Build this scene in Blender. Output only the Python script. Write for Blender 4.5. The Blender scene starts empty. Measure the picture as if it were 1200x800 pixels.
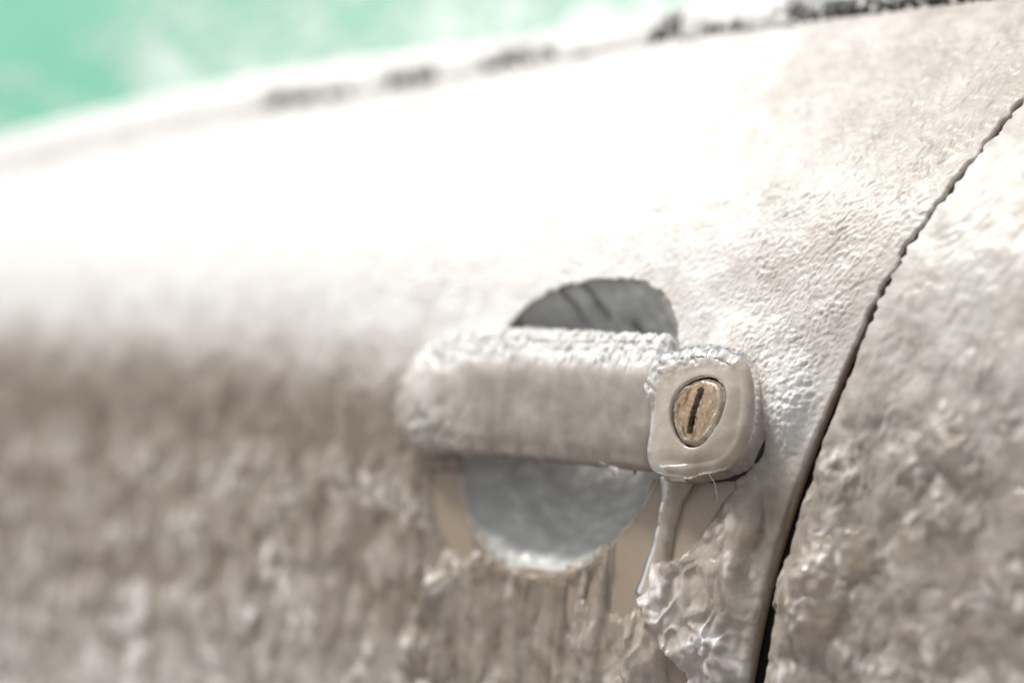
import bpy, math
import numpy as np
from mathutils import Vector, Matrix

MM = 0.001
C = bpy.context.scene.collection
scene = bpy.context.scene
R_ = math.radians

# ------------------------------------------------------------------ camera, world, sun, exposure
LENS, DIST, YAW, PITCH = 73.0, 650.0, R_(40), R_(3.0)
LOCK_PX = (817.0, 482.0)
ALPHA0 = R_(12.0)                      # the door leans in by this much at the handle
N0 = np.array([0, -math.cos(ALPHA0), math.sin(ALPHA0)])
U0 = np.array([0, math.sin(ALPHA0), math.cos(ALPHA0)])
LOCK_W = 14.0                          # the lock face stands this far off the door, mm
FPX = LENS / 36.0 * 1200.0
FWD = np.array([-math.sin(YAW) * math.cos(PITCH), math.cos(YAW) * math.cos(PITCH), -math.sin(PITCH)])
RIGHT = np.array([math.cos(YAW), math.sin(YAW), 0.0])
UP = np.cross(RIGHT, FWD)
LOCK = LOCK_W * N0
CAM = LOCK - DIST * (FWD + RIGHT * (LOCK_PX[0] - 600) / FPX - UP * (LOCK_PX[1] - 400) / FPX)

cam_d = bpy.data.cameras.new("camera")
cam = bpy.data.objects.new("camera", cam_d)
C.objects.link(cam)
cam_d.lens = LENS
cam_d.sensor_width = 36
cam_d.clip_start = 0.01
cam_d.clip_end = 500
cam.matrix_world = Matrix((
    (RIGHT[0], UP[0], -FWD[0], CAM[0] * MM), (RIGHT[1], UP[1], -FWD[1], CAM[1] * MM),
    (RIGHT[2], UP[2], -FWD[2], CAM[2] * MM), (0, 0, 0, 1)))
cam_d.dof.use_dof = True
cam_d.dof.focus_distance = (DIST + 1) * MM
cam_d.dof.aperture_fstop = 2.5
scene.camera = cam

SUN_DIR = Vector((-0.40, -0.30, 0.90)).normalized()     # towards the sun
world = bpy.data.worlds.new("World")
scene.world = world
world.use_nodes = True
wt = world.node_tree
bg = wt.nodes["Background"]
sky = wt.nodes.new("ShaderNodeTexSky")
sky.sky_type = 'NISHITA'
sky.sun_disc = False
sky.sun_elevation = math.asin(SUN_DIR.z)
sky.sun_rotation = math.atan2(SUN_DIR.x, SUN_DIR.y)
sky.air_density = 1.0
sky.dust_density = 4.0
sky.ozone_density = 1.0
hs = wt.nodes.new("ShaderNodeHueSaturation")            # a veiled, whitish winter sky
hs.inputs['Saturation'].default_value = 0.18
wt.links.new(sky.outputs[0], hs.inputs['Color'])
wt.links.new(hs.outputs[0], bg.inputs[0])
bg.inputs[1].default_value = 0.075
sd = bpy.data.lights.new("sun", 'SUN')
sd.energy = 1.5
sd.angle = R_(10)
sd.color = (1.0, 0.945, 0.865)
sun = bpy.data.objects.new("sun", sd)
C.objects.link(sun)
sun.rotation_euler = SUN_DIR.to_track_quat('Z', 'Y').to_euler()

scene.view_settings.view_transform = 'Standard'
scene.view_settings.look = 'None'
scene.view_settings.gamma = 1
scene.view_settings.exposure = 0.92
scene.cycles.use_denoising = True
scene.cycles.max_bounces = 8
scene.cycles.transparent_max_bounces = 12
scene.cycles.sample_clamp_indirect = 6

# ------------------------------------------------------------------ numpy helpers
def sstep(a, b, x):
    t = np.clip((np.asarray(x, float) - a) / (b - a), 0, 1)
    return t * t * (3 - 2 * t)

def _h(ix, iy, seed):
    n = (ix.astype(np.int64) * 374761393 + iy.astype(np.int64) * 668265263 + seed * 974634777) & 0xffffffff
    n = ((n ^ (n >> 13)) * 1274126177) & 0xffffffff
    n = ((n ^ (n >> 16)) * 2246822519) & 0xffffffff
    return ((n ^ (n >> 15)) & 0xffffff) / float(0x1000000)

def perlin(x, y, seed=0):
    x = np.asarray(x, float); y = np.asarray(y, float)
    ix, iy = np.floor(x), np.floor(y)
    fx, fy = x - ix, y - iy
    u = fx * fx * fx * (fx * (fx * 6 - 15) + 10); v = fy * fy * fy * (fy * (fy * 6 - 15) + 10)
    def g(a, b):
        t = _h(ix + a, iy + b, seed) * 2 * np.pi
        return np.cos(t) * (fx - a) + np.sin(t) * (fy - b)
    n0 = g(0, 0) * (1 - u) + g(1, 0) * u
    n1 = g(0, 1) * (1 - u) + g(1, 1) * u
    return (n0 * (1 - v) + n1 * v) * 1.5

def fbm(x, y, seed=0, octv=3, gain=0.5):
    s, a = 0, 1.0
    for k in range(octv):
        s = s + a * perlin(x * 2 ** k + 7.3 * k, y * 2 ** k - 3.1 * k, seed + k)
        a *= gain
    return s

def domes(x, y, seed=0):
    """rounded beads: smooth union of cell domes, 0..1"""
    x = np.asarray(x, float); y = np.asarray(y, float)
    ix, iy = np.floor(x), np.floor(y)
    out = np.zeros_like(x)
    for a in (-1, 0, 1):
        for b in (-1, 0, 1):
            cx = ix + a + 0.15 + 0.7 * _h(ix + a, iy + b, seed)
            cy = iy + b + 0.15 + 0.7 * _h(ix + a, iy + b, seed + 51)
            rr = 0.40 + 0.45 * _h(ix + a, iy + b, seed + 97)
            hh = 0.45 + 0.55 * _h(ix + a, iy + b, seed + 133)
            d2 = ((x - cx) ** 2 + (y - cy) ** 2) / (rr * rr)
            k = np.clip(1 - d2, 0, 1)
            out = out + (hh * k * (1.7 - 0.7 * k)) ** 3
    return np.cbrt(out)

def poly_sd(px, pz, poly):
    """signed distance to polygon, negative inside"""
    poly = np.asarray(poly)
    d = np.full(px.shape, 1e9); inside = np.zeros(px.shape, bool)
    n = len(poly)
    for i in range(n):
        ax, az = poly[i]; bx, bz = poly[(i + 1) % n]
        ex, ez = bx - ax, bz - az
        t = np.clip(((px - ax) * ex + (pz - az) * ez) / (ex * ex + ez * ez + 1e-9), 0, 1)
        d = np.minimum(d, np.hypot(px - ax - t * ex, pz - az - t * ez))
        c = ((az > pz) != (bz > pz)) & (px < (bx - ax) * (pz - az) / (bz - az + 1e-12) + ax)
        inside ^= c
    return np.where(inside, -d, d)

def seg_dist(px, pz, line):
    """distance to a polyline and the fraction along it"""
    d = np.full(px.shape, 1e9); f = np.zeros(px.shape); n = len(line) - 1
    for i in range(n):
        ax, az = line[i]; bx, bz = line[i + 1]
        ex, ez = bx - ax, bz - az
        t = np.clip(((px - ax) * ex + (pz - az) * ez) / (ex * ex + ez * ez + 1e-9), 0, 1)
        dd = np.hypot(px - ax - t * ex, pz - az - t * ez)
        m = dd < d
        d = np.where(m, dd, d); f = np.where(m, (i + t) / n, f)
    return d, f

# ------------------------------------------------------------------ the body side as a surface: y = -h(x, z), mm
_zt = np.linspace(-500, 400, 3601)
def _table(a, b, top):
    al = 5.0 + 7.0 * sstep(-140, 0, _zt) + top * sstep(a, b, _zt)
    s = -np.tan(np.radians(al))
    h = np.concatenate([[0], np.cumsum((s[1:] + s[:-1]) / 2 * (_zt[1] - _zt[0]))])
    return h - np.interp(0, _zt, h)
_hA, _hB = _table(8, 105, 36), _table(22, 92, 46)
def surf_h(x, z):
    m = sstep(-40, -260, x)
    return np.interp(z, _zt, _hA) * (1 - m) + np.interp(z, _zt, _hB) * m - 6 * ((np.asarray(x) + 40) / 250.0) ** 2 * 0.5
def base_pt(x, z):
    x = np.asarray(x, float); z = np.asarray(z, float)
    return np.stack([x, -surf_h(x, z), z], -1)
def base_n(x, z):
    e = 0.5
    hz = (surf_h(x, z + e) - surf_h(x, z - e)) / (2 * e)
    hx = (surf_h(x + e, z) - surf_h(x - e, z)) / (2 * e)
    n = np.stack([-hx, -np.ones_like(hz), -hz], -1)
    return n / np.linalg.norm(n, axis=-1, keepdims=True)
H00 = float(surf_h(0.0, 0.0))
def skin(x, z, w):
    return base_pt(x, z) + base_n(x, z) * np.asarray(w)[..., None]

def ray(px, py):
    return FWD + RIGHT * (px - 600) / FPX - UP * (py - 400) / FPX
def at(px, py, w=0.0):
    """the point (x, z) of the body side seen at a photo pixel"""
    d = ray(px, py); s = 600.0
    for _ in range(40):
        p = CAM + d * s
        f = p[1] + float(surf_h(p[0], p[2])) + w
        p2 = CAM + d * (s + 0.5)
        f2 = p2[1] + float(surf_h(p2[0], p2[2])) + w
        s -= f / ((f2 - f) / 0.5)
    p = CAM + d * s
    return p[0], p[2]
def at_plane(px, py, w):
    """(x, v) in the handle's own plane, w mm off the door"""
    d = ray(px, py); s = (w - CAM @ N0) / (d @ N0)
    p = CAM + d * s
    return p[0], p @ U0
def hp(x, v, w):
    """handle frame to space"""
    x = np.asarray(x, float); v = np.asarray(v, float); w = np.asarray(w, float)
    x, v, w = np.broadcast_arrays(x, v, w)
    return x[..., None] * np.array([1., 0, 0]) + v[..., None] * U0 + w[..., None] * N0

seam = np.array([at(*p) for p in [(1330, 0), (1262, 52), (1200, 118), (1135, 200), (1075, 272), (1030, 350), (1000, 420), (970, 492),
                                  (941, 570), (916, 650), (899, 720), (885, 800)]])
seam = seam[np.argsort(seam[:, 1])]
_sz = np.concatenate([[-400, -220, seam[0, 1] - 40], seam[:, 1], [seam[-1, 1] + 40]])
_sx = np.concatenate([[seam[0, 0] - 14, seam[0, 0] - 10, seam[0, 0] - 4], seam[:, 0], [seam[-1, 0] + 46]])
def xs(z):
    return (np.interp(z - 5, _sz, _sx) + np.interp(z, _sz, _sx) + np.interp(z + 5, _sz, _sx)) / 3
belt = np.array([at(*p) for p in [(0, 200), (150, 168), (300, 134), (450, 105), (600, 80), (750, 57), (900, 35), (1000, 21), (1100, 9), (1200, -4)]])
_bp = np.polyfit(belt[:, 0], belt[:, 1], 3)
BX0, BX1 = belt[0, 0], belt[-1, 0]
def zb(x):
    x = np.asarray(x, float)
    xc = np.clip(x, BX0, BX1)
    sl = np.where(x < BX0, np.polyval(np.polyder(_bp), BX0), np.polyval(np.polyder(_bp), BX1))
    return np.polyval(_bp, xc) + (x - xc) * np.where((x < BX0) | (x > BX1), sl, 0)
print("belt", belt.round(1).tolist()); print("seam", seam.round(1).tolist(), "left bottom", at(0, 800), "right bottom", at(1200, 800))

# ------------------------------------------------------------------ mesh helpers
def empty(name, loc, label, cat):
    o = bpy.data.objects.new(name, None)
    C.objects.link(o)
    o.location = loc
    o['label'] = label; o['category'] = cat
    o.empty_display_size = 0.02
    return o
def mesh_obj(name, V, F4, mat, parent=None, attr=None, smooth=True, tris=None):
    me = bpy.data.meshes.new(name)
    V = np.asarray(V, np.float32) * MM
    if parent is not None:
        o0 = np.array(ROOT_OF[parent.name], np.float32)
        V = V - o0
    F4 = np.asarray(F4, np.int32).reshape(-1, 4)
    nt = 0 if tris is None else len(tris)
    me.vertices.add(len(V)); me.vertices.foreach_set("co", V.ravel())
    loops = F4.ravel(); starts = np.arange(len(F4)) * 4; tot = np.full(len(F4), 4)
    if nt:
        tris = np.asarray(tris, np.int32)
        loops = np.concatenate([loops, tris.ravel()])
        starts = np.concatenate([starts, len(F4) * 4 + np.arange(nt) * 3]); tot = np.concatenate([tot, np.full(nt, 3)])
    me.loops.add(len(loops)); me.loops.foreach_set("vertex_index", loops.astype(np.int32))
    me.polygons.add(len(starts)); me.polygons.foreach_set("loop_start", starts.astype(np.int32))
    try: me.polygons.foreach_set("loop_total", tot.astype(np.int32))
    except Exception: pass
    me.polygons.foreach_set("use_smooth", np.full(len(starts), smooth))
    me.update(calc_edges=True); me.validate()
    if attr is not None:
        a = me.attributes.new("frost", 'FLOAT', 'POINT')
        a.data.foreach_set("value", np.asarray(attr, np.float32).ravel())
    me.materials.append(mat)
    o = bpy.data.objects.new(name, me)
    C.objects.link(o)
    if parent is not None:
        o.parent = parent
        ROOT_OF[o.name] = ROOT_OF[parent.name]
    return o
ROOT_OF = {}
def root(name, loc, label, cat):
    o = empty(name, [c * MM for c in loc], label, cat)
    ROOT_OF[o.name] = [c * MM for c in loc]
    return o
def holder(name, parent):
    o = bpy.data.objects.new(name, None); C.objects.link(o); o.parent = parent
    ROOT_OF[o.name] = ROOT_OF[parent.name]; o.empty_display_size = 0.02
    return o
def grid_faces(n, m, wrap=False, keep=None, flip=False):
    i = np.arange(n - 1)[:, None]; j = np.arange(m if wrap else m - 1)[None, :]
    j2 = (j + 1) % m
    f = np.stack(np.broadcast_arrays(i * m + j, (i + 1) * m + j, (i + 1) * m + j2, i * m + j2), -1)
    if keep is not None:
        k = keep
        k4 = k[:-1][:, (np.arange(m if wrap else m - 1))] | k[1:][:, (np.arange(m if wrap else m - 1))] | \
            k[:-1][:, (np.arange(1, (m if wrap else m - 1) + 1) % m)] | k[1:][:, (np.arange(1, (m if wrap else m - 1) + 1) % m)]
        f = f[k4]
    f = f.reshape(-1, 4)
    return f[:, ::-1] if flip else f
def grid_obj(name, P, mat, parent=None, attr=None, wrap=False, keep=None, flip=False):
    n, m = P.shape[:2]
    F = grid_faces(n, m, wrap, keep, flip)
    V = P.reshape(-1, 3); A = None if attr is None else np.asarray(attr).ravel()
    if keep is not None:
        used = np.zeros(len(V), bool); used[F.ravel()] = True
        idx = np.cumsum(used) - 1
        V = V[used]; F = idx[F]
        if A is not None: A = A[used]
    return mesh_obj(name, V, F, mat, parent, A)
def grid_normals(P, wrap=False):
    du = np.gradient(P, axis=0)
    if wrap:
        dv = (np.roll(P, -1, 1) - np.roll(P, 1, 1))
    else:
        dv = np.gradient(P, axis=1)
    n = np.cross(du, dv)
    return n / (np.linalg.norm(n, axis=-1, keepdims=True) + 1e-9)

# ------------------------------------------------------------------ materials
def new_mat(name):
    m = bpy.data.materials.new(name); m.use_nodes = True
    return m, m.node_tree, m.node_tree.nodes["Principled BSDF"], m.node_tree.nodes["Material Output"]
def node(t, kind, **kw):
    n = t.nodes.new(kind)
    for k, v in kw.items():
        if hasattr(n, k): setattr(n, k, v)
        else: n.inputs[k].default_value = v
    return n
def noise(t, scale, detail=3, rough=0.5, vec=None):
    n = node(t, "ShaderNodeTexNoise", Scale=scale, Detail=detail, Roughness=rough)
    if vec is not None: t.links.new(vec, n.inputs['Vector'])
    return n
def objco(t):
    return t.nodes.new("ShaderNodeTexCoord").outputs['Object']
def bump(t, h, strength, dist, prev=None):
    b = node(t, "ShaderNodeBump", Strength=strength, Distance=dist)
    t.links.new(h, b.inputs['Height'])
    if prev is not None: t.links.new(prev, b.inputs['Normal'])
    return b.outputs['Normal']

def paint_mat(name, col, rough=0.38, metal=0.0):
    m, t, p, out = new_mat(name)
    co = objco(t)
    n = noise(t, 260, 4, 0.6, co)
    r = node(t, "ShaderNodeMixRGB"); r.inputs[1].default_value = (*[c * 0.88 for c in col], 1); r.inputs[2].default_value = (*[min(1, c * 1.1) for c in col], 1)
    t.links.new(n.outputs['Fac'], r.inputs[0])
    # sparse dark road-dirt specks
    s = noise(t, 900, 1, 0.5, co)
    cr = t.nodes.new("ShaderNodeValToRGB"); cr.color_ramp.elements[0].position = 0.76; cr.color_ramp.elements[1].position = 0.80
    t.links.new(s.outputs['Fac'], cr.inputs[0])
    d = node(t, "ShaderNodeMixRGB"); d.inputs[2].default_value = (0.12, 0.10, 0.085, 1)
    t.links.new(cr.outputs[0], d.inputs[0]); t.links.new(r.outputs[0], d.inputs[1])
    t.links.new(d.outputs[0], p.inputs['Base Color'])
    p.inputs['Roughness'].default_value = rough; p.inputs['Metallic'].default_value = metal
    p.inputs['Coat Weight'].default_value = 0.25; p.inputs['Coat Roughness'].default_value = 0.2
    n2 = noise(t, 2600, 2, 0.5, co)
    nb = bump(t, n2.outputs['Fac'], 0.25, 0.00008)
    t.links.new(nb, p.inputs['Normal'])
    return m

def ice_mat(name, clear_milk, frost_milk, frost_col, clear_col=(0.68, 0.58, 0.47), rough=0.09, fine=0.5, fscale=1500, streak=False, refract=False):
    """clear or milky ice: light passes straight through, part is scattered white, the surface is glossy"""
    m, t, p, out = new_mat(name)
    co = objco(t)
    at_ = node(t, "ShaderNodeAttribute", attribute_name="frost")
    n1 = noise(t, 170, 4, 0.6, co)
    fr = node(t, "ShaderNodeMath", operation='MULTIPLY_ADD'); fr.inputs[1].default_value = 0.5; fr.inputs[2].default_value = -0.25
    t.links.new(n1.outputs['Fac'], fr.inputs[0])
    ad = node(t, "ShaderNodeMath", operation='ADD', use_clamp=True)
    t.links.new(fr.outputs[0], ad.inputs[0]); t.links.new(at_.outputs['Fac'], ad.inputs[1])
    mk = node(t, "ShaderNodeMapRange"); mk.inputs['To Min'].default_value = clear_milk; mk.inputs['To Max'].default_value = frost_milk
    t.links.new(ad.outputs[0], mk.inputs[0])
    colr = node(t, "ShaderNodeMixRGB"); colr.inputs[1].default_value = (*clear_col, 1); colr.inputs[2].default_value = (*frost_col, 1)
    t.links.new(ad.outputs[0], colr.inputs[0])
    t.links.new(colr.outputs[0], p.inputs['Base Color'])
    p.inputs['Roughness'].default_value = 0.55
    p.inputs['Specular IOR Level'].default_value = 0.15
    # fine relief
    mp = node(t, "ShaderNodeMapping"); t.links.new(co, mp.inputs[0])
    if streak:
        mp.inputs['Rotation'].default_value = (0, R_(38), 0); mp.inputs['Scale'].default_value = (1.0, 1.0, 0.45)
    n2 = noise(t, fscale, 3, 0.6, mp.outputs[0])
    n3 = noise(t, fscale * 0.28, 3, 0.55, co)
    bs = node(t, 'ShaderNodeMapRange'); bs.inputs['To Min'].default_value = 0.12 * fine; bs.inputs['To Max'].default_value = fine
    t.links.new(ad.outputs[0], bs.inputs[0])
    nb = bump(t, n2.outputs['Fac'], fine, 0.0004)
    t.links.new(bs.outputs[0], nb.node.inputs['Strength'])
    nb = bump(t, n3.outputs['Fac'], fine * 0.6, 0.0006, nb)
    t.links.new(bs.outputs[0], nb.node.inputs['Strength'])
    t.links.new(nb, p.inputs['Normal'])
    if refract:
        tr = node(t, "ShaderNodeBsdfRefraction", IOR=1.31, Roughness=0.04); t.links.new(nb, tr.inputs['Normal'])
    else:
        tr = node(t, "ShaderNodeBsdfTransparent")
    tr.inputs[0].default_value = (0.97, 0.965, 0.95, 1)
    mx = t.nodes.new("ShaderNodeMixShader")
    t.links.new(mk.outputs[0], mx.inputs[0]); t.links.new(tr.outputs[0], mx.inputs[1]); t.links.new(p.outputs[0], mx.inputs[2])
    gl = node(t, "ShaderNodeBsdfGlossy", Roughness=rough)
    t.links.new(nb, gl.inputs['Normal'])
    fn = node(t, "ShaderNodeFresnel", IOR=1.33); t.links.new(nb, fn.inputs['Normal'])
    m2 = t.nodes.new("ShaderNodeMixShader")
    t.links.new(fn.outputs[0], m2.inputs[0]); t.links.new(mx.outputs[0], m2.inputs[1]); t.links.new(gl.outputs[0], m2.inputs[2])
    t.links.new(m2.outputs[0], out.inputs[0])
    return m

TAN = (0.305, 0.243, 0.184)
M_paint = paint_mat("tan_car_paint", TAN)
M_handle = paint_mat("tan_handle_paint", (0.44, 0.385, 0.325), 0.33)
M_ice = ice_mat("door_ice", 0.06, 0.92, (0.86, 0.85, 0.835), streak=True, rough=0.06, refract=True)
M_iceq = ice_mat("panel_ice", 0.08, 0.92, (0.85, 0.84, 0.82), clear_col=(0.70, 0.63, 0.55), rough=0.06, refract=True)
M_seal = ice_mat("seal_ice", 0.85, 0.98, (0.87, 0.86, 0.85), clear_col=(0.8, 0.79, 0.77))
M_iceh = ice_mat("handle_ice", 0.12, 0.85, (0.86, 0.86, 0.85), rough=0.08, fine=0.16)
M_drip = ice_mat("drip_ice", 0.30, 0.85, (0.80, 0.77, 0.73), clear_col=(0.55, 0.47, 0.39), rough=0.06, fine=0.15, refract=True)
M_cup = ice_mat("cup_ice", 0.75, 0.95, (0.74, 0.75, 0.745), clear_col=(0.64, 0.645, 0.63), rough=0.2, fine=0.6, fscale=900)

def simple(name, col, rough, metal=0.0, nscale=600, amt=0.25, bumpd=0.0002):
    m, t, p, out = new_mat(name)
    co = objco(t)
    n = noise(t, nscale, 4, 0.6, co)
    r = node(t, "ShaderNodeMixRGB"); r.inputs[1].default_value = (*[c * (1 - amt) for c in col], 1); r.inputs[2].default_value = (*[min(1, c * (1 + amt)) for c in col], 1)
    t.links.new(n.outputs['Fac'], r.inputs[0]); t.links.new(r.outputs[0], p.inputs['Base Color'])
    p.inputs['Roughness'].default_value = rough; p.inputs['Metallic'].default_value = metal
    t.links.new(bump(t, n.outputs['Fac'], 0.4, bumpd), p.inputs['Normal'])
    return m
M_rubber = simple("black_rubber", (0.014, 0.0135, 0.013), 0.65)
M_dark = simple("jamb_and_gap_shade", (0.006, 0.0058, 0.0055), 0.95)  # black for the jamb rubber and for painted shade in the lock
M_dark.node_tree.nodes["Principled BSDF"].inputs['Specular IOR Level'].default_value = 0.1
M_brass = simple("worn_brass", (0.66, 0.48, 0.32), 0.33, 0.75, 200, 0.18, 0.00004)
M_recess = simple("recess_paint", (0.25, 0.25, 0.24), 0.5)
M_ground = simple("snowy_asphalt", (0.20, 0.19, 0.18), 0.8, 0, 3, 0.4, 0.01)

# ------------------------------------------------------------------ ground
ga = np.array([-60000, 60000.])
gp = np.stack(np.broadcast_arrays(ga[:, None], ga[None, :], np.float64(-860)), -1)
g = grid_obj("ground", gp, M_ground, None)
g['kind'] = 'structure'; g['label'] = 'pale frozen ground under the car'

# ------------------------------------------------------------------ shared masks on the door
RR = 46.0                                                 # nominal radius of the finger recess
RC = np.array([at(672, 494)[0], at(672, 494)[1] / math.cos(ALPHA0)])
_rp = np.array([at(*p) for p in [(590, 400), (606, 370), (636, 347), (676, 332), (722, 327), (764, 333), (788, 352), (798, 385), (797, 430), (788, 500), (773, 550), (754, 589),
                                 (736, 614), (713, 641), (686, 659), (650, 670), (612, 668), (582, 654), (560, 626), (546, 590), (541, 550), (547, 490), (566, 435)]])
_ra = np.arctan2(_rp[:, 1] / math.cos(ALPHA0) - RC[1], _rp[:, 0] - RC[0]); _rl = np.hypot(_rp[:, 1] / math.cos(ALPHA0) - RC[1], _rp[:, 0] - RC[0])
_ro = np.argsort(_ra); _ra, _rl = _ra[_ro], _rl[_ro]
_ga = np.linspace(-np.pi, np.pi, 361)[:-1]
_gl = np.interp(_ga, np.concatenate([_ra - 2 * np.pi, _ra, _ra + 2 * np.pi]), np.tile(_rl, 3))
for _ in range(40): _gl = (np.roll(_gl, 1) + 2 * _gl + np.roll(_gl, -1)) / 4
def rec_rad(a):
    a = (a + np.pi) % (2 * np.pi) - np.pi
    return np.interp(a, np.concatenate([_ga - 2 * np.pi, _ga, _ga + 2 * np.pi]), np.tile(_gl, 3))
def rec_r(x, z):
    """distance from the recess centre in the door plane, scaled so that its rim lies at RR"""
    v = z / math.cos(ALPHA0)
    dx = x - RC[0]; dv = v - RC[1]
    return np.hypot(dx, dv) * RR / rec_rad(np.arctan2(dv, dx)), dx, dv
HC, HV = (0.0, 0.0)
def poly(pxs): return [at(*p) for p in pxs]
BARE_A = poly([(768, 556), (784, 560), (772, 637), (759, 690), (741, 716), (728, 722), (717, 716), (717, 683), (719, 640), (733, 610), (754, 578)])
BARE_B = poly([(788, 604), (800, 570), (827, 552), (862, 546), (858, 575), (843, 592), (828, 621), (809, 645), (798, 654), (784, 655), (786, 625)])
BARE_C = poly([(505, 552), (548, 556), (552, 600), (556, 640), (545, 655), (525, 640), (510, 610)])
BARE_D = poly([(783, 772), (792, 768), (806, 790), (812, 830), (786, 830)])
BARE_E = poly([(668, 682), (676, 676), (690, 672), (684, 688), (674, 700), (676, 740), (668, 742), (664, 705)])
BARE_F = poly([(699, 655), (704, 657), (700, 690), (692, 704), (688, 700), (694, 680)])
RIDGES = [(poly([(712, 640), (709, 680), (702, 725), (694, 800)]), 2.2, 1.5),
          (poly([(694, 655), (688, 685), (683, 720), (680, 790)]), 1.7, 1.3),
          (poly([(655, 665), (652, 720), (646, 800)]), 3.2, 1.4),
          (poly([(612, 668), (608, 720), (604, 800)]), 2.6, 1.3),
          (poly([(580, 662), (577, 720), (572, 800)]), 2.6, 1.3),
          (poly([(560, 655), (556, 700), (552, 780)]), 2.4, 1.2)]
GROOVE = poly([(494, 545), (498, 620), (503, 690), (506, 790)])
LUMPS = [(786, 700, 9, 3.0), (820, 680, 10, 2.6), (760, 760, 9, 3.0), (735, 790, 8, 2.2), (805, 740, 9, 3.2), (850, 650, 10, 2.0),
         (856, 700, 9, 2.4), (842, 760, 10, 2.2), (870, 620, 8, 1.6), (700, 770, 7, 2), (790, 672, 6, 2.2), (520, 690, 5, 3), (490, 760, 7, 2.5),
         (800, 664, 4.5, 2.0), (744, 735, 6, 2.6), (875, 760, 7, 1.5)]
LUMPS = [(*at(a, b), c, d) for a, b, c, d in LUMPS]
RIDGE_SHARP = poly([(760, 700), (772, 716), (782, 740), (796, 768), (812, 800)])

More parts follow.
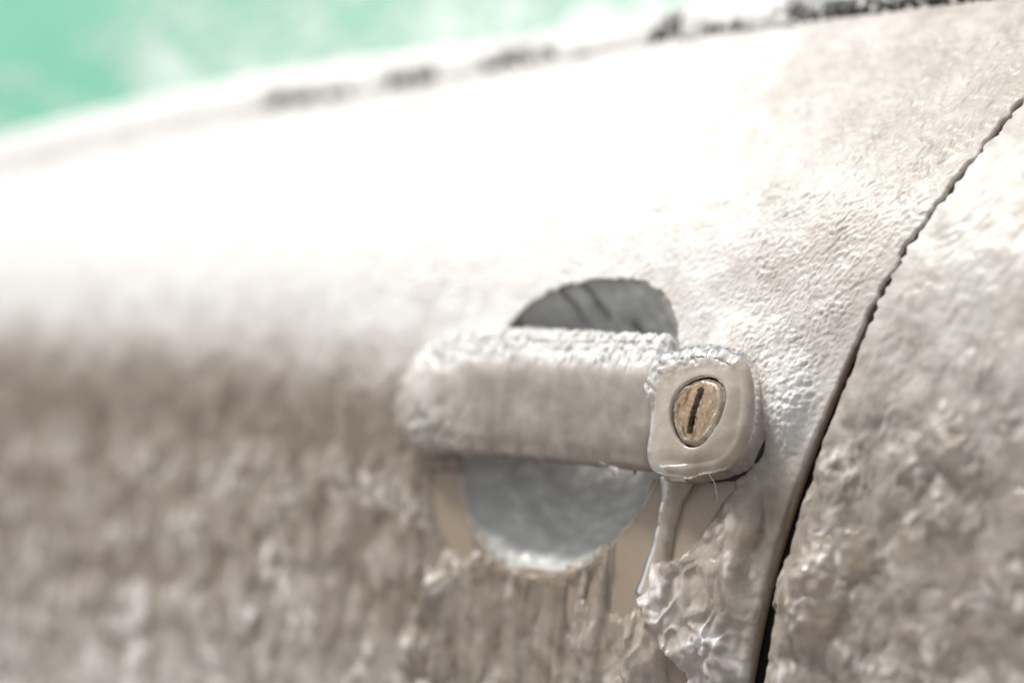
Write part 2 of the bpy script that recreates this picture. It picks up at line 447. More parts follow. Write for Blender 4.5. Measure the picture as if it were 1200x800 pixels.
def ice_door(x, z):
    """ice thickness (mm) and whiteness on the door"""
    rot = R_(38)
    a = x * math.cos(rot) + z * math.sin(rot); b = -x * math.sin(rot) + z * math.cos(rot)
    right = sstep(-20, 30, x)
    far = sstep(-40, -200, x)
    top = sstep(-22, 26, z + 10 * right - 9 * far)
    low = 1 - sstep(-40, 6, z + 8 * right)
    T = 1.1 + 0 * x
    # fine rime with short slanting strokes
    a2 = a + 1.6 * fbm(x / 3.5, z / 3.5, 180, 2); b2 = b + 1.2 * fbm(x / 3.0, z / 3.0, 184, 2)
    st = 0.8 * perlin(a2 / 2.3, b2 / 0.9, 3) + 0.8 * perlin(a2 / 1.1, b2 / 0.62, 5) + 0.25 * perlin(x / 6, z / 6, 6)
    T = T + top * ((0.20 + 0.12 * right) * st + (0.16 + 0.08 * right) * fbm(x / 1.6, z / 1.6, 9) + 0.35 * fbm(x / 14, z / 14, 12, 3))
    grain = sstep(0.1, 0.6, fbm(x / 16, z / 16, 77)) * top
    T = T + 0.5 * grain * domes(x / 1.6, z / 1.6, 21)
    # frost heaped against the top and rear of the lock housing
    rho = np.hypot((x - 3) / 20.0, (z - 1) / 20.5) + 0.06 * fbm(x / 5, z / 5, 260, 3)
    T = T + 5.2 * sstep(1.75, 0.98, rho) * sstep(-8, 9, z + 0.35 * (x - 10)) * sstep(-10, 2, x)
    # beads beside the lock
    bd = np.exp(-((x - 27) / 8) ** 2 - ((z - 2) / 17) ** 2)
    T = T + bd * (1.0 * domes(x / 2.3, z / 2.6, 31) + 0.6 * domes(x / 1.2, z / 1.2, 34))
    # frozen runs and lumps below
    wz = z + 3 * perlin(x / 9, z / 14, 44); wx = x + 2.5 * perlin(x / 12, z / 16, 45)
    deep = sstep(-20, -95, z)
    big = domes(wx / 9, wz / 16, 41); med = domes(wx / 5.0, wz / 11, 42)
    calm = 1 - 0.65 * np.exp(-((x - 28) / 13) ** 2)
    patch = 0.35 + 0.65 * sstep(-0.35, 0.5, fbm(x / 24, z / 30, 140, 2))
    run = np.exp(-((x + 52) / 34) ** 4) * sstep(-46, -52, z)
    T = T + low * calm * (1 - 0.65 * run * sstep(-100, -70, z)) * (1 - 0.75 * np.exp(-((x - 5) / 26) ** 2) * sstep(-36, -56, z)) * ((0.5 + 1.2 * deep) * big + patch * (0.35 + 0.3 * deep) * med + 0.7 * fbm(x / 15, z / 26, 46) + 0.12 * fbm(x / 1.5, z / 2, 47))
    mid = sstep(30, -5, z) * sstep(-70, -30, z) * sstep(-55, -80, x)
    T = T + mid * (1.3 * perlin(wx / 6, wz / 15, 61) + 0.8 * domes(wx / 6, wz / 7, 62))
    qx = x + 3.0 * fbm(x / 11, z / 13, 150, 2, 0.35); qz = z + 3.6 * fbm(x / 11, z / 13, 155, 2, 0.35)
    lump = 0 * x
    for lx, lz, lr, lh in LUMPS:
        d2 = ((qx - lx) / lr) ** 2 + ((qz - lz) / (lr * 1.5)) ** 2
        k = np.clip(1 - d2, 0, 1)
        lump = lump + (lh * 1.7 * k * (1.6 - 0.6 * k)) ** 2
    lump = np.sqrt(lump); T = T + lump
    # folds and crinkles where the melt ran and froze again
    cr = np.exp(-((x + 2 - 0.12 * (z + 75)) / 26) ** 2) * sstep(-36, -56, z)
    ridge = 1 - np.abs(perlin(qx / 7.5, qz / 12, 161))
    glint = sstep(-75, -120, z) * (1 - cr) * low
    T = T + glint * (0.8 * domes(wx / 3.2, wz / 4.4, 172) * sstep(-0.2, 0.4, perlin(x / 13, z / 16, 173)))
    T = T + cr * (1.5 * np.clip(ridge - 0.72, 0, 1) * 3.0 + 0.45 * perlin(qx / 2.3, qz / 3.2, 163) * sstep(0.0, 0.6, perlin(x / 9, z / 9, 165)) + 1.5 * domes(qx / 3.4, qz / 4.6, 167) * sstep(-0.1, 0.5, perlin(x / 11, z / 13, 168)) + 1.1 * domes(qx / 6.5, qz / 8.5, 169))
    d, f = seg_dist(x, z, RIDGE_SHARP)
    T = T + 2.2 * np.exp(-(d / 1.5) ** 2)
    # runs under the recess
    run = np.exp(-((x + 52) / 34) ** 4) * sstep(-46, -52, z)
    for ln, w, h in RIDGES:
        d, f = seg_dist(x, z, ln)
        T = T + 1.4 * h * np.exp(-(d / (w * (0.8 + 0.6 * f))) ** 2)
    T = T - run * 1.2 * (0.5 + 0.5 * perlin(x / 3.2, z / 40, 71))
    d, f = seg_dist(x, z, GROOVE)
    T = T - 2.4 * np.exp(-(d / 1.3) ** 2) + 2.0 * np.exp(-((d - 4) / 2.4) ** 2)
    T = np.maximum(T, 0.25 + 0.1 * perlin(x / 4, z / 4, 8))
    # lip of ice round the lower half of the recess
    r, dx, dv = rec_r(x, z)
    T = T + 1.6 * np.exp(-((r - RR - 2.2) / (1.6 + 0.8 * perlin(x / 7, z / 7, 83))) ** 2) * sstep(5, -15, dv) * (0.6 + 0.9 * perlin(x / 4, z / 4, 81))
    T = T + low * (1 - run) * calm * 0.9 * domes(wx / 4.4, wz / 6.4, 191) * sstep(-0.35, 0.35, fbm(x / 20, z / 22, 192, 2))
    # bare paint
    for k, pl in enumerate((BARE_A, BARE_B, BARE_C, BARE_D, BARE_E, BARE_F)):
        sdv = poly_sd(x, z, pl) + 0.5 * fbm(x / 2.2, z / 2.6, 90 + k, 3)
        T = np.where(sdv < 4, np.minimum(T, -0.5 + (T + 0.5) * np.sqrt(np.clip(sstep(-0.3, 3.0, sdv), 0, 1))), T)
    # whiteness
    F = 0.08 + (0.92 - 0.40 * sstep(-70, 90, x + 0.25 * z)) * top + 0.12 * fbm(x / 20, z / 20, 15)  # rime whiteness drops toward the rear, standing in for the light's falloff
    F = F + 0.22 * low * sstep(0.4, 0.9, big) * far + 0.08 * low * med
    beadw = domes(wx / 4.4, wz / 6.4, 191) * sstep(-0.35, 0.35, fbm(x / 20, z / 22, 192, 2))
    F = F + low * (0.06 + 0.42 * sstep(0, -45, z) * sstep(0.45, 0.9, beadw)) * (1 - 0.6 * run) + 0.22 * cr + 0.06 * np.clip(lump / 4, 0, 1) + 0.10 * glint + 0.35 * bd + 0.15 * sstep(-40, -130, z) * low  # whiter bead tops and lump crests: cloudy ice, partly painted highlights
    return T, np.clip(F, 0, 1)

# ------------------------------------------------------------------ the door
door = root("car_door", (0, 0, 0), "ice coated tan car door with a pull handle, key lock and frosted green window", "car door")
def seg(*parts):
    o = []
    for a, b, st in parts:
        n = max(2, int(round((b - a) / st))); o.append(np.linspace(a, b, n, endpoint=False))
    return np.concatenate(o + [[parts[-1][1]]])
def er(z): return 0.9 + 1.6 * sstep(20, -40, z)
def gap(z): return 2.7 + 0.8 * sstep(30, -20, z) + 2.2 * sstep(0, -110, z)
XL, ZBOT = -430.0, -210.0
def door_xz(s, v, inset):
    """s: mm measured left from the door edge; v: fraction up the door"""
    z = np.zeros((len(s), len(v))) ; x = np.zeros_like(z)
    for _ in range(12):
        x = xs(z) - gap(z) / 2 - er(z) - inset + s[:, None]
        z = ZBOT + (zb(x) - ZBOT) * v[None, :]
    return x, z
def edge_roll(P, x, z, T, r, depth, side):
    """columns that turn round the panel edge and go inwards"""
    cols = []
    for k in range(1, 7):
        a = math.pi / 2 * k / 6
        xx = x[-1] + side * r * math.sin(a)
        cols.append(skin(xx, z[-1], T[-1] - r * (1 - math.cos(a))))
    xx = x[-1] + side * r
    for w in np.linspace(0.25, 1, 4):
        cols.append(skin(xx, z[-1], T[-1] - r - w * depth))
    return np.concatenate([P, np.stack(cols)])

# painted skin
s_c = seg((-560, -200, 8), (-200, 0, 2.0))
v_c = np.linspace(0, 1, 150)
x, z = door_xz(s_c, v_c, 0)
P0 = skin(x, z, 0 * x)
r, _, _ = rec_r(x, z)
Pk = np.concatenate([r > RR + 1.0, np.ones((10, x.shape[1]), bool)])
outer = grid_obj("outer_panel", edge_roll(P0, x, z, 0 * x, er(z[-1]), 14, 1), M_paint, door, keep=Pk)

# ice
s_f = seg((-560, -400, 4), (-400, -250, 1.4), (-250, -130, 0.85), (-130, 0, 0.42))
v_f = seg((0, 0.17, 0.008), (0.17, 1.0, 0.0014))
x, z = door_xz(s_f, v_f, 0.4)
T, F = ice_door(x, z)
edge = sstep(-9, 0, s_f)[:, None]
fall = sstep(-3.2, 0, s_f)[:, None]
eup = sstep(10, 60, z)
# toward the seam the ice smooths out; high up it creeps over the gap
T = T * (1 - 0.55 * edge * (1 - eup)) 
creep = (0.2 + 1.1 * eup) * np.clip(0.5 + 1.3 * fbm(z / 4, 0 * z + 3.3, 201, 4), 0, 1.8) + 0.35 * eup
x = x + fall * creep
topfade = sstep(0.985, 1.0, v_f)[None, :]
T = T * (1 - 0.5 * topfade)
Pi = edge_roll(skin(x, z, T), x, z, T, er(z[-1]), 1.0, 1)
r, _, _ = rec_r(x, z)
r = r + 0.7 * fbm(x / 4, z / 4, 85, 3)
keep = np.concatenate([(r > RR + 0.2) & (T > -0.45), np.ones((10, x.shape[1]), bool)])
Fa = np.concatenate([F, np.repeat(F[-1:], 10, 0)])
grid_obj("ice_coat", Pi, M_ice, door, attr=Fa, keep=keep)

# ------------------------------------------------------------------ finger recess (a bowl pressed into the door)
nr, na = 110, 200
rr = np.linspace(0, RR + 3.5, nr)[:, None]; aa = (np.linspace(0, 2 * np.pi, na, endpoint=False))[None, :]
dx = rr * rec_rad(aa) / RR * np.cos(aa); dv = rr * rec_rad(aa) / RR * np.sin(aa)
vv = RC[1] + dv; xx = RC[0] + dx
q = np.clip(1 - (rr / RR) ** 2.2, 0, 1)
depth = -24 * q ** 0.62
lip = np.where(rr > RR - 0.01, 0.15 - 1.4 * np.clip((rr - RR) / 3.5, 0, 1), 0.15)
zz = vv * math.cos(ALPHA0)
bowlP = skin(xx, zz, depth + lip + 0 * aa)
cup = grid_obj("finger_recess", bowlP, M_recess, door, wrap=True)
Tc = 1.6 + 1.5 * fbm(xx / 10, vv / 9, 301, 3) + 0.5 * domes(xx / 4, vv / 4, 303)
fold = sstep(5, 25, dv)
Tc = Tc + fold * 4.2 * perlin((xx + 0.5 * vv) / 7.5, vv / 26, 305) + sstep(-10, -40, dv) * 0.9 * domes(xx / 3, vv / 3, 307)
Tc = np.clip(Tc, 0.2, 6) * sstep(RR + 2.5, RR - 5, rr)
Tc = Tc - 0.3
Fc = np.clip(0.25 + 0.75 * fbm(xx / 10, vv / 7, 311, 4) + -0.3 * sstep(-22, -40, dv) + 0.2 * sstep(0, 40, dx), 0, 1) * np.ones_like(Tc)
nrm = base_n(xx, zz)
grid_obj("ice_lining", skin(xx, zz, depth + lip + Tc), M_cup, cup, attr=Fc, wrap=True)

# ------------------------------------------------------------------ the pull handle
handle = holder("door_handle", door)
GX0 = at_plane(463, 480, 8)[0]; GX1 = at_plane(768, 480, 12)[0]
V_T = at_plane(700, 398, 5)[1]; V_B = at_plane(700, 543, 10)[1]
def grip_pts(ext, nx=260, nt=120, dT=None):
    L = GX1 - GX0
    u = np.linspace(0, 1, nx)
    # denser at the rounded front end
    xg = GX0 + L * (0.25 * u ** 2.2 + 0.75 * u)
    e = np.clip((xg - GX0) / 26.0, 0, 1)
    rnd = np.sqrt(np.clip(1 - (1 - e) ** 2.3, 0, 1))
    top = V_T - 7.0 * (1 - sstep(GX0 - 6, GX0 + 52, xg)); bot = V_B + 0.5
    vc = (top + bot) / 2 ; hv = (top - bot) / 2 * (0.30 + 0.70 * rnd)
    wf = 13.0 * (0.15 + 0.85 * rnd) + 1.2 * np.sin(np.clip((xg - GX0) / L, 0, 1) * np.pi)
    post = 1 - sstep(GX0 + 12, GX0 + 26, xg)
    wb = 3.0 * (1 - post) - 6.0 * post
    wc = (wf + wb) / 2; hw = (wf - wb) / 2
    t = np.linspace(0, 2 * np.pi, nt, endpoint=False)
    c, s = np.cos(t), np.sin(t)
    n = 0.62
    sv = np.sign(s) * np.abs(s) ** n; sw = np.sign(c) * np.abs(c) ** n
    V = vc[:, None] + hv[:, None] * sv[None, :]
    # the upper front slopes back, the lower front rolls under
    W = wc[:, None] + hw[:, None] * sw[None, :]
    f = (sv + 1) / 2
    W = W - np.where(sw > 0, sw, 0)[None, :] * 4.5 * sstep(0.62, 1.0, f)[None, :] - np.where(sw > 0, sw, 0)[None, :] * 1.2 * sstep(0.15, 0, f)[None, :]
    X = np.repeat(xg[:, None], nt, 1)
    return X, V, W
X, V, W = grip_pts(0)
G = hp(X, V, W)
nG = grid_normals(G, True)
cen = G.mean(1, keepdims=True)
if ((G - cen) * nG).sum() < 0: nG = -nG
def cap(P):
    """close both ends of a swept tube by shrinking the end rings"""
    a = P[:1].mean(1, keepdims=True); b = P[-1:].mean(1, keepdims=True)
    return np.concatenate([a + (P[:1] - a) * 0.02, a + (P[:1] - a) * 0.6, P, b + (P[-1:] - b) * 0.6, b + (P[-1:] - b) * 0.02])
grid_obj("grip", cap(G), M_handle, handle, wrap=True)
topm = sstep(8, 16, V)
leftm = sstep(GX0 + 55, GX0 + 10, X)
frontm = sstep(4, 10, W)
Tg = 0.75 + 0.22 * fbm(X / 14, V / 10, 401, 2) + topm * (1.5 * domes(X / 2.1, (V + W) / 2.1, 403) + 0.7 * domes(X / 1.1, (V + W) / 1.1, 404) + 0.4)
Tg = Tg + leftm * (1.7 * domes(X / 5.2, V / 4.6, 405) + 0.9 * domes(X / 2, V / 2, 406))
Tg = Tg + 0.9 * np.exp(-((V - V_B - 1) / 2.8) ** 2) * (0.4 + domes(X / 5, V * 0, 407))
Tg = Tg + 0.5 * np.exp(-((X - GX0 - 55) / 1.2) ** 2)
endf = sstep(0, 2.5, GX1 - X)
Tg = Tg * (0.25 + 0.75 * endf)
Fg = 0.16 + 0.6 * topm + 0.38 * leftm + 0.13 * fbm(X / 11, V / 9, 411, 3) + 0.1 + 0.15 * sstep(-2, 12, V)
grid_obj("grip_ice", cap(G + nG * Tg[..., None]), M_iceh, handle, attr=np.clip(np.concatenate([Fg[:1], Fg[:1], Fg, Fg[-1:], Fg[-1:]]), 0, 1), wrap=True)

# lock housing: rounded plate with a hole for the cylinder
out_px = [(762, 551), (761, 520), (761, 485), (762, 454), (768, 432), (784, 418), (815, 411), (848, 412), (868, 421), (879, 443), (880, 480), (874, 512), (862, 536),
          (845, 550), (815, 554), (785, 555)]
ctl = np.array([at_plane(*p, 11.0) for p in out_px])
for _ in range(3):
    nx_ = np.roll(ctl, -1, 0)
    ctl = np.stack([ctl * 0.75 + nx_ * 0.25, ctl * 0.25 + nx_ * 0.75], 1).reshape(-1, 2)
LC = np.array(at_plane(817, 482, LOCK_W))
na = 192
th = np.linspace(0, 2 * np.pi, na, endpoint=False)
ang = np.arctan2(ctl[:, 1] - LC[1], ctl[:, 0] - LC[0]); rad = np.hypot(*(ctl - LC).T)
o = np.argsort(ang)
R_out = np.interp(th, np.concatenate([ang[o] - 2 * np.pi, ang[o], ang[o] + 2 * np.pi]), np.tile(rad[o], 3))
ux, uv = np.cos(th), np.sin(th)
# outline of the cylinder, bent by the ice: a little pointed at the foot
lk = np.array([at_plane(*p, LOCK_W) for p in [(787, 484), (790, 468), (798, 456), (811, 447), (826, 443), (839, 446), (847, 456), (848, 472), (843, 488), (835, 502), (826, 515),
               (814, 522), (801, 518), (791, 505)]])
for _ in range(3):
    nx_ = np.roll(lk, -1, 0)
    lk = np.stack([lk * 0.75 + nx_ * 0.25, lk * 0.25 + nx_ * 0.75], 1).reshape(-1, 2)
lk = lk.mean(0) + (lk - lk.mean(0)) * 1.10
la = np.arctan2(lk[:, 1] - LC[1], lk[:, 0] - LC[0]); lr = np.hypot(*(lk - LC).T)
o = np.argsort(la)
R_in = np.interp(th, np.concatenate([la[o] - 2 * np.pi, la[o], la[o] + 2 * np.pi]), np.tile(lr[o], 3))
bev = 3.4 - 2.4 * sstep(0.45, 0.9, -ux)
rings = []
for sc_, w in ((1.06, -3), (1.06, 2.0), (1.045, 6.0), (1.03, 8.8)):
    rings.append(hp(LC[0] + R_out * sc_ * ux, LC[1] + R_out * sc_ * uv, w))
for k in range(1, 10):
    a = math.pi / 2 * k / 9
    ro = R_out * 1.03 - bev * (1 - math.cos(a))
    rings.append(hp(LC[0] + ro * ux, LC[1] + ro * uv, 8.8 + 3.6 * math.sin(a)))
ro = R_out * 1.03 - bev
ring_front0 = len(rings)
for k in range(1, 26):
    f = k / 25
    rad_ = ro * (1 - f) + (R_in + 0.25) * f
    rings.append(hp(LC[0] + rad_ * ux, LC[1] + rad_ * uv, 12.4 + 1.5 * math.sin(f * math.pi / 2)))
for w in (13.5, 12.5, 9.0):
    rings.append(hp(LC[0] + R_in * ux, LC[1] + R_in * uv, w))
rings = np.stack(rings)
grid_obj("lock_housing", rings, M_handle, handle, wrap=True)
nH = grid_normals(rings, True)
if (nH[ring_front0 + 5] @ N0).mean() < 0: nH = -nH
Xh = rings @ np.array([1., 0, 0]); Vh = rings @ U0; Wh = rings @ N0
d_tl = sstep(7, 15, (Vh - LC[1]) - 0.45 * (Xh - LC[0]))       # crust along the upper left edge
ringsf = np.arange(len(rings))[:, None] / len(rings)
outerm = sstep(0.75, 0.30, ringsf)
Th = 0.35 + 0.12 * fbm(Xh / 6, Vh / 6, 501) + d_tl * outerm * (1.1 * domes(Xh / 1.9, (Vh + Wh) / 1.9, 503) + 0.5 * domes(Xh, Vh + Wh, 505) + 0.5)
Th = Th * sstep(1.0, 0.94, ringsf)
Th = Th + 1.4 * np.exp(-((Xh - LC[0] + 6) / 6) ** 4) * sstep(-15.5, -18.5, Vh - LC[1]) * sstep(0, 4, Wh)
Fh = 0.18 + 0.6 * d_tl * outerm + 0.2 * fbm(Xh / 5, Vh / 5, 511, 4) + 0.12 * sstep(-10, 10, Vh)
kk = np.repeat(ringsf < 0.935, na, 1)
grid_obj("housing_ice", rings + nH * Th[..., None], M_iceh, handle, attr=np.clip(Fh, 0, 1), wrap=True, keep=kk)

gv = 0.025 * perlin(th * 3.2, th * 0, 560) + 0.012 * perlin(th * 14, th * 0, 561)
gk = np.stack([hp(LC[0] + R_out * (k + gv * (k > 1.07)) * ux, LC[1] + R_out * (k + gv * (k > 1.07)) * uv, w) for k, w in ((1.098, -2), (1.098, 1.2), (1.088, 2.1), (1.06, 2.5), (1.0, 2.4))])
grid_obj("crevice_shade", gk, M_rubber, handle, wrap=True)  # added black strip, painting the shade in the crevice round the housing
# cylinder with keyway
nr = 60
fr_ = np.linspace(0, 1, nr)[:, None]
R_cyl = R_in - 0.85 - 0.25 * np.clip(fbm(np.cos(th) * 6, np.sin(th) * 6, 520, 3), -1, 1)
CX = LC[0] + fr_ * R_cyl * ux; CV = LC[1] + fr_ * R_cyl * uv
ka, kb = np.array(at_plane(821, 458, LOCK_W)), np.array(at_plane(808, 504, LOCK_W))
kd, kf = seg_dist(CX, CV, [tuple(ka), tuple((ka + kb) / 2 + np.array([-0.3, 0])), tuple(kb)])
slot = sstep(1.15, 0.6, kd + 0.25 * perlin(CX / 1.2, CV / 1.2, 523))
cw = LOCK_W - 0.3 + 0.5 * (1 - fr_ ** 2) - 1.4 * sstep(0.88, 1.0, fr_) + 0.10 * fbm(CX / 3, CV / 3, 521, 3) - 6.0 * slot
cylP = hp(CX, CV, cw)
cylP = np.concatenate([cylP, hp(LC[0] + R_cyl * ux, LC[1] + R_cyl * uv, 8.0)[None]])
lock = grid_obj("lock_cylinder", cylP, M_brass, handle, wrap=True)
kt = np.linspace(0, 1, 30)[:, None]
kc = (1 - kt) * ka + kt * kb; kn = np.array([(kb - ka)[1], -(kb - ka)[0]]); kn = kn / np.linalg.norm(kn)
kw = 0.95 * np.sqrt(np.clip(1 - (2 * kt - 1) ** 6, 0.02, 1)) * (1 + 0.2 * perlin(kt * 6, kt * 0, 527))
kP = np.stack([kc - kn * kw, kc + kn * kw], 1)
grid_obj("keyway_shade", hp(kP[..., 0], kP[..., 1], LOCK_W - 1.6), M_dark, handle)  # near-black strip laid in the brass slot to paint its depth shade
# dark backing ring, painting the shade in the gap between plate and cylinder
ringP = np.stack([hp(LC[0] + k * R_in * ux, LC[1] + k * R_in * uv, 10.4) for k in (0.6, 1.05)])
grid_obj("lock_gap_shade", ringP, M_dark, handle, wrap=True)
# clear ice over the cylinder
Ti = 0.45 + 0.5 * domes(CX / 4.0, CV / 4.6, 530) + 0.25 * domes(CX / 1.6, CV / 1.6, 531) * sstep(0.0, 0.5, perlin(CX / 4, CV / 4, 532)) + 1.0 * np.exp(-((fr_ - 0.86) / 0.09) ** 2) * (0.4 + np.clip(perlin(CX / 3, CV / 3, 533), -0.3, 1))
icew = LOCK_W - 0.3 + 0.5 * (1 - fr_ ** 2) - 1.2 * sstep(0.9, 1.0, fr_) + Ti * 0.8
Fi = np.clip(0.0 + 1.1 * sstep(0.74, 0.95, fr_) * (0.35 + 0.5 * sstep(0.2, -0.4, perlin(CX / 4, CV / 4, 537))) + 0.5 * sstep(0.55, 0.9, fbm(CX / 2, CV / 2, 539)), 0, 1)
M_icel = ice_mat("lock_ice", 0.0, 0.75, (0.86, 0.82, 0.76), rough=0.05, fine=0.08, fscale=500)
grid_obj("lock_ice", hp(CX, CV, icew), M_icel, handle, attr=Fi, wrap=True)

# ------------------------------------------------------------------ frozen drips and strands
def drip(name, px_path, radii, lift, mat, parent, frost=0.25, seed=0, flat=0.7, free=False):
    pts = []
    for p in px_path:
        if free: pts.append(hp(*at_plane(p[0], p[1], p[2]), p[2]))
        else:
            X_, Z_ = at(p[0], p[1]); pts.append(skin(np.array(X_), np.array(Z_), np.array(p[2])))
    pts = np.array(pts)
    t0 = np.linspace(0, 1, len(pts)); t = np.linspace(0, 1, 70)
    def sm(a):
        c = np.stack([np.interp(t, t0, a[:, k]) for k in range(a.shape[1])], 1)
        for _ in range(6):
            c[1:-1] = (c[:-2] + 2 * c[1:-1] + c[2:]) / 4
        return c
    c = sm(pts); rad = sm(np.array(radii)[:, None])[:, 0]
    rad = rad * (1 + 0.10 * perlin(t * 9, t * 0 + seed, 600 + seed))
    tan = np.gradient(c, axis=0); tan /= np.linalg.norm(tan, axis=1, keepdims=True)
    nn = N0 - (tan @ N0)[:, None] * tan; nn /= np.linalg.norm(nn, axis=1, keepdims=True)
    bb = np.cross(tan, nn)
    a = np.linspace(0, 2 * np.pi, 24, endpoint=False)
    P = c[:, None] + rad[:, None, None] * (np.cos(a)[None, :, None] * nn[:, None] * flat + np.sin(a)[None, :, None] * bb[:, None])
    P = cap(P)
    return grid_obj(name, P, mat, parent, attr=np.full(P.shape[:2], frost), wrap=True)
drip("frozen_drip", [(800, 552, 3), (797, 566, 2.2), (790, 585, 1.0), (781, 620, 0.4), (774, 655, 0.4), (764, 700, 0.6)], [7.0, 6.2, 4.2, 3.6, 4.2, 6.0], 0, M_drip, door, 0.2, 1)
drip("frozen_drip", [(690, 660, 0.2), (684, 690, 0.2), (677, 720, 0.3), (676, 760, 0.4)], [1.6, 1.5, 1.7, 2.4], 0, M_drip, door, 0.2, 2)
drip("frozen_drip", [(712, 640, 0.2), (708, 680, 0.3), (702, 715, 0.4), (690, 760, 0.4)], [1.1, 1.5, 2.2, 3.6], 0, M_drip, door, 0.2, 3)
drip("frozen_drip", [(716, 546, 9), (728, 551, 8.5), (744, 552, 8)], [1.4, 2.6, 1.2], 0, M_iceh, handle, 0.6, 4, 0.9, True)
drip("ice_strand", [(820, 540, 12.5), (838, 566, 8), (842, 590, 1.5)], [0.14, 0.18, 0.2], 0, M_iceh, door, 0.7, 5, 1, True)
drip("ice_strand", [(702, 541, 12), (716, 546, 10), (724, 556, 6)], [0.2, 0.25, 0.2], 0, M_iceh, handle, 0.7, 6, 1, True)

# ------------------------------------------------------------------ waist seal and window
bx = seg((-760, -300, 4), (-300, -100, 1.2), (-100, 230, 0.6))
bz = zb(bx)
Pb = base_pt(bx, bz); nb_ = base_n(bx, bz)
tb = np.gradient(Pb, axis=0); tb /= np.linalg.norm(tb, axis=1, keepdims=True)
ub = np.cross(nb_, tb); ub *= np.sign(ub[:, 2:3])
def belt_pts(u, w):
    """u mm above the skin's edge, w mm outwards; arrays (n,m) or (m,)"""
    u = np.broadcast_to(u, (len(bx), np.shape(u)[-1])); w = np.broadcast_to(w, u.shape)
    return Pb[:, None] + ub[:, None] * u[..., None] + nb_[:, None] * w[..., None]
gdir = np.array([0, math.sin(R_(28)), math.cos(R_(28))])
gn = np.array([0, -math.cos(R_(28)), math.sin(R_(28))])
def belt_up(u, w):
    """u mm up the window's slope from the skin's edge, w mm outwards"""
    return Pb[:, None] + gdir * u[..., None] + gn * w[..., None]
tt = np.linspace(0, np.pi, 56)
SH = (12.5 + 6.5 * sstep(-130, -330, bx) - 4.5 * sstep(-110, 20, bx))[:, None]                                                   # height of the seal
su = SH / 2 - SH / 2 * np.sign(np.cos(tt)) * np.abs(np.cos(tt)) ** 0.7 + 0.3
sw_ = 4.5 * np.sin(tt) ** 0.7 - 2.5
sw_ = np.repeat(sw_[None], len(bx), 0)
Ps = belt_up(su, sw_)
seal = grid_obj("window_seal", Ps, M_rubber, door)
nS = grid_normals(Ps)
if (nS[:, 28] * gn).sum() < 0: nS = -nS
BXX = np.repeat(bx[:, None], 56, 1); HU = su / SH
bare = np.zeros_like(BXX)
for pc, ph_, up_, st in ((345, 30, 0.34, 0.9), (400, 16, 0.25, 0.8), (470, 14, 0.42, 1.0), (500, 16, 0.36, 1.0), (600, 26, 0.5, 1.0), (645, 8, 0.4, 0.8), (782, 14, 0.75, 0.9), (850, 30, 0.25, 0.8), (1050, 112, 1.3, 1.0), (1200, 80, 1.3, 1.0)):
    py_ = np.interp(pc, [0, 150, 300, 450, 600, 750, 900, 1000, 1100, 1200], [200, 168, 134, 105, 80, 57, 35, 21, 9, -4])
    c0 = at(pc - ph_, py_)[0]; c1 = at(pc + ph_, py_)[0]
    m = sstep(1.25, 0.8, np.abs(BXX - (c0 + c1) / 2) / ((c1 - c0) / 2) + 0.35 * fbm(BXX / 6, HU * 3, 731, 3)) * sstep(up_ + 0.12, up_ - 0.12, HU + 0.25 * fbm(BXX / 5, HU * 2, 733, 3))
    bare = np.maximum(bare, m * st)
bare = np.maximum(bare, 0.9 * sstep(0.10, 0.02, HU + 0.08 * perlin(BXX / 9, HU * 2, 735)) * sstep(-0.2, 0.3, perlin(BXX / 25, HU * 0, 736)))
cover = 1 - sstep(0.38, 0.55, bare)
Ts = (1.9 + 0.8 * fbm(BXX / 8, HU * 2, 702, 3) + 0.8 * domes(BXX / 3, HU * 4, 703)) * cover - 0.6 * (1 - cover)
bead = domes(BXX / 2.6, HU * 4.5, 705)
Ts = np.maximum(Ts, np.where(_h(np.floor(BXX / 2.6), np.floor(HU * 4.5), 9) > 0.0, 2.8 * bead - 1.95, -1))
Fs = np.clip(0.95 + 0.2 * fbm(BXX / 6, HU * 4, 709, 3), 0.5, 1)
grid_obj("seal_ice", Ps + nS * Ts[..., None], M_seal, seal, attr=Fs, keep=Ts > -0.4)

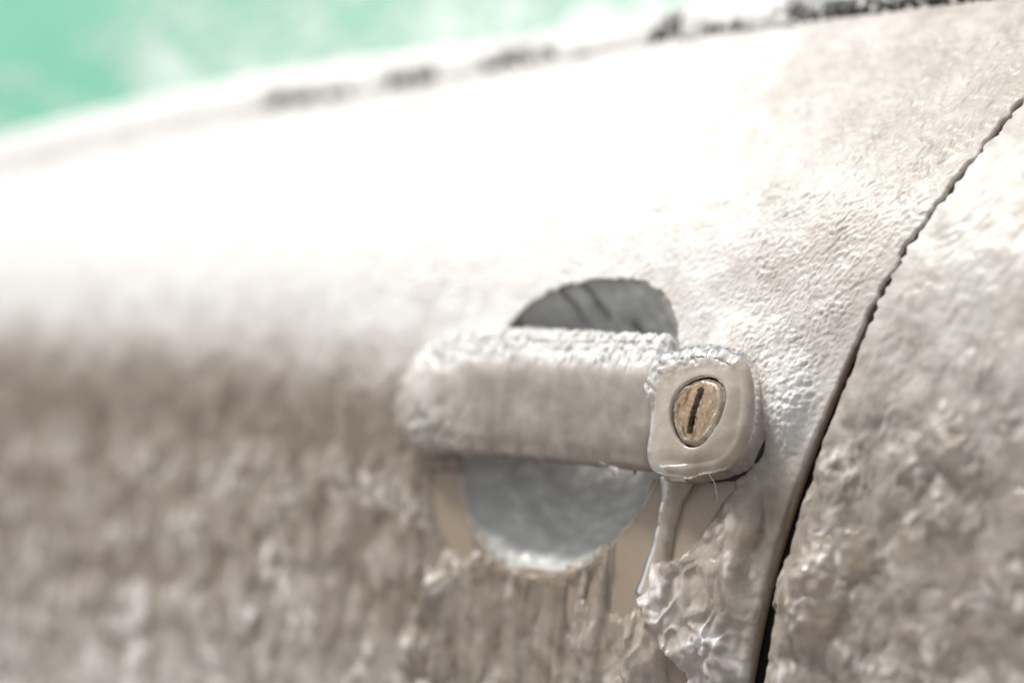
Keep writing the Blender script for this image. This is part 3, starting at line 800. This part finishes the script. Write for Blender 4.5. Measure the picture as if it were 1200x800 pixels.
def glass_mat():
    m, t, p, out = new_mat("green_glass")
    co = objco(t)
    n1 = noise(t, 14, 5, 0.55, co); n2 = noise(t, 60, 4, 0.6, co)
    r = node(t, "ShaderNodeMixRGB"); r.inputs[1].default_value = (0.075, 0.40, 0.25, 1); r.inputs[2].default_value = (0.16, 0.55, 0.38, 1)
    t.links.new(n1.outputs['Fac'], r.inputs[0]); t.links.new(r.outputs[0], p.inputs['Base Color'])
    p.inputs['Roughness'].default_value = 0.08; p.inputs['IOR'].default_value = 1.5
    return m
def frost_film_mat():
    m, t, p, out = new_mat("window_frost")
    co = objco(t)
    mpg = node(t, 'ShaderNodeMapping'); mpg.inputs['Scale'].default_value = (0.8, 1.3, 1.3); t.links.new(co, mpg.inputs[0])
    n1 = noise(t, 13, 5, 0.65, mpg.outputs[0]); n2 = noise(t, 50, 5, 0.7, mpg.outputs[0])
    a = node(t, "ShaderNodeMath", operation='MULTIPLY_ADD'); a.inputs[1].default_value = 0.75
    t.links.new(n2.outputs['Fac'], a.inputs[0]); t.links.new(n1.outputs['Fac'], a.inputs[2])
    sx = t.nodes.new('ShaderNodeSeparateXYZ'); t.links.new(co, sx.inputs[0])
    gx = node(t, 'ShaderNodeMath', operation='MULTIPLY_ADD'); gx.inputs[1].default_value = 0.5; t.links.new(sx.outputs[0], gx.inputs[0]); t.links.new(a.outputs[0], gx.inputs[2])
    a = node(t, 'ShaderNodeMath', operation='ADD'); a.inputs[1].default_value = 0.10; t.links.new(gx.outputs[0], a.inputs[0])
    mr = node(t, "ShaderNodeMapRange"); mr.inputs['From Min'].default_value = 0.66; mr.inputs['From Max'].default_value = 1.06
    mr.inputs['To Min'].default_value = 0.06; mr.inputs['To Max'].default_value = 0.95
    t.links.new(a.outputs[0], mr.inputs[0])
    p.inputs['Base Color'].default_value = (0.74, 0.87, 0.80, 1); p.inputs['Roughness'].default_value = 0.6
    tr = node(t, "ShaderNodeBsdfTransparent")
    mx = t.nodes.new("ShaderNodeMixShader")
    t.links.new(mr.outputs[0], mx.inputs[0]); t.links.new(tr.outputs[0], mx.inputs[1]); t.links.new(p.outputs[0], mx.inputs[2])
    t.links.new(mx.outputs[0], out.inputs[0])
    return m
gi = np.arange(0, len(bx), 3)
gb = (Pb + gdir * (SH - 4.5) - gn * 2.0)[gi]
hv_ = np.linspace(-12, 420, 60)
front = gb[:, None] + gdir * hv_[None, :, None]
Pg = np.concatenate([front, (front - gn * 4.0)[:, ::-1]], 1)
glass = grid_obj("window_glass", Pg, glass_mat(), door, wrap=True)
fz = 0.35 + 0.25 * fbm(front[..., 0] / 9, front[..., 2] / 9, 801, 3)
grid_obj("frost_film", front + gn * np.clip(fz, 0.1, 1)[..., None], frost_film_mat(), glass)

# ------------------------------------------------------------------ rear body side behind the seam
body = root("rear_body_panel", (120, 0, 0), "tan rear body panel under lumpy ice, behind the curved door seam", "car body panel")
def body_xz(s, v, inset):
    z = np.zeros((len(s), len(v))); x = np.zeros_like(z)
    for _ in range(12):
        x = xs(z) + gap(z) / 2 + er(z) + inset + s[:, None]
        z = ZBOT + (zb(x) - ZBOT) * v[None, :]
    return x, z
s_b = seg((0, 330, 4))
x, z = body_xz(s_b, np.linspace(0, 1, 120), 0)
def roll_rev(x, z, T, r, depth):
    P = skin(x, z, T)[::-1]
    return edge_roll(P, x[::-1], z[::-1], T[::-1], r, depth, -1)
grid_obj("outer_panel", roll_rev(x, z, 0 * x, er(z[0]), 14), M_paint, body, flip=True)
s_b = seg((0, 60, 0.6), (60, 130, 0.9), (130, 330, 4))
x, z = body_xz(s_b, seg((0, 0.2, 0.008), (0.2, 1, 0.0022)), 0.4)
top = sstep(-20, 60, z); low = 1 - top
wz = z + 3 * perlin(x / 9, z / 12, 944); wx = x + 3 * perlin(x / 11, z / 13, 945)
T = 1.2 + 0.5 * fbm(x / 14, z / 14, 901) + top * (0.25 * fbm(x / 2.2, z / 2.2, 903) + 0.5 * domes(wx / 5, wz / 5, 904))
pq = sstep(-0.4, 0.5, fbm(x / 22, z / 24, 960, 2))
T = T + low * (1.1 * domes(wx / 8.5, wz / 11, 905) + 0.7 * pq * domes(wx / 4.4, wz / 6, 906) + 0.8 * fbm(x / 12, z / 17, 907) + 0.15 * fbm(x / 1.6, z / 1.8, 908) + 0.9 * domes(wx / 3.1, wz / 3.9, 909) * sstep(0.0, 0.5, perlin(x / 12, z / 12, 910)))
for px_, py_, lr_, lh in [(925, 690, 7, 4), (960, 660, 8, 3.5), (965, 700, 9, 4), (1000, 650, 7, 2.5), (945, 735, 8, 3), (1110, 520, 8, 3.5), (1130, 540, 6, 3), (1070, 545, 7, 2.4), (985, 560, 6, 1.6)]:
    lx, lz = at(px_, py_)
    d2 = ((x + 3 * fbm(x / 9, z / 9, 970) - lx) / lr_) ** 2 + ((z + 3 * fbm(x / 9, z / 9, 975) - lz) / (lr_ * 1.25)) ** 2
    k = np.clip(1 - d2, 0, 1)
    T = T + 1.2 * lh * k * (1.6 - 0.6 * k)
T = np.maximum(T, 0.2)
fall = sstep(3.2, 0, s_b)[:, None]; eup = sstep(10, 60, z)
T = T * (1 - 0.35 * sstep(6, 0, s_b)[:, None])
creep = (0.35 + 1.0 * eup) * np.clip(0.5 + 1.3 * fbm(z / 3, 0 * z + 9.3, 951, 4), 0, 1.8) + 0.3 * eup
x = x - fall * creep
bq = domes(wx / 3.8, wz / 4.8, 981) * sstep(-0.35, 0.35, fbm(x / 18, z / 20, 982, 2))
T = T + low * 0.75 * bq
F = np.clip(0.18 + 0.33 * sstep(0.45, 0.9, bq) * low + 0.56 * sstep(-35, 70, z) + 0.14 * fbm(x / 12, z / 12, 911, 3) + 0.08 * low * domes(wx / 7, wz / 8.5, 905), 0, 1)
grid_obj("ice_coat", roll_rev(x, z, T, er(z[0]), 1.0), M_iceq, body, attr=np.concatenate([F[::-1], np.repeat(F[:1], 10, 0)]), flip=True)
# dark jamb and rubber behind the gap
zj = np.linspace(ZBOT, 190, 120)
Pj = np.stack([skin(xs(zj) + dx_ * np.where(abs(dx_) < 2, gap(zj) / 3.3, 1), zj, w - (0.6 * sstep(10, -50, zj) if abs(dx_) < 1.6 else 0 * zj)) for dx_, w in ((-16, -17), (-1.5, -16), (-1.45, -3.0), (-0.7, -2.4), (0.7, -2.4), (1.45, -3.0), (1.5, -16), (12, -17))])
grid_obj("door_jamb", Pj, M_dark, body)
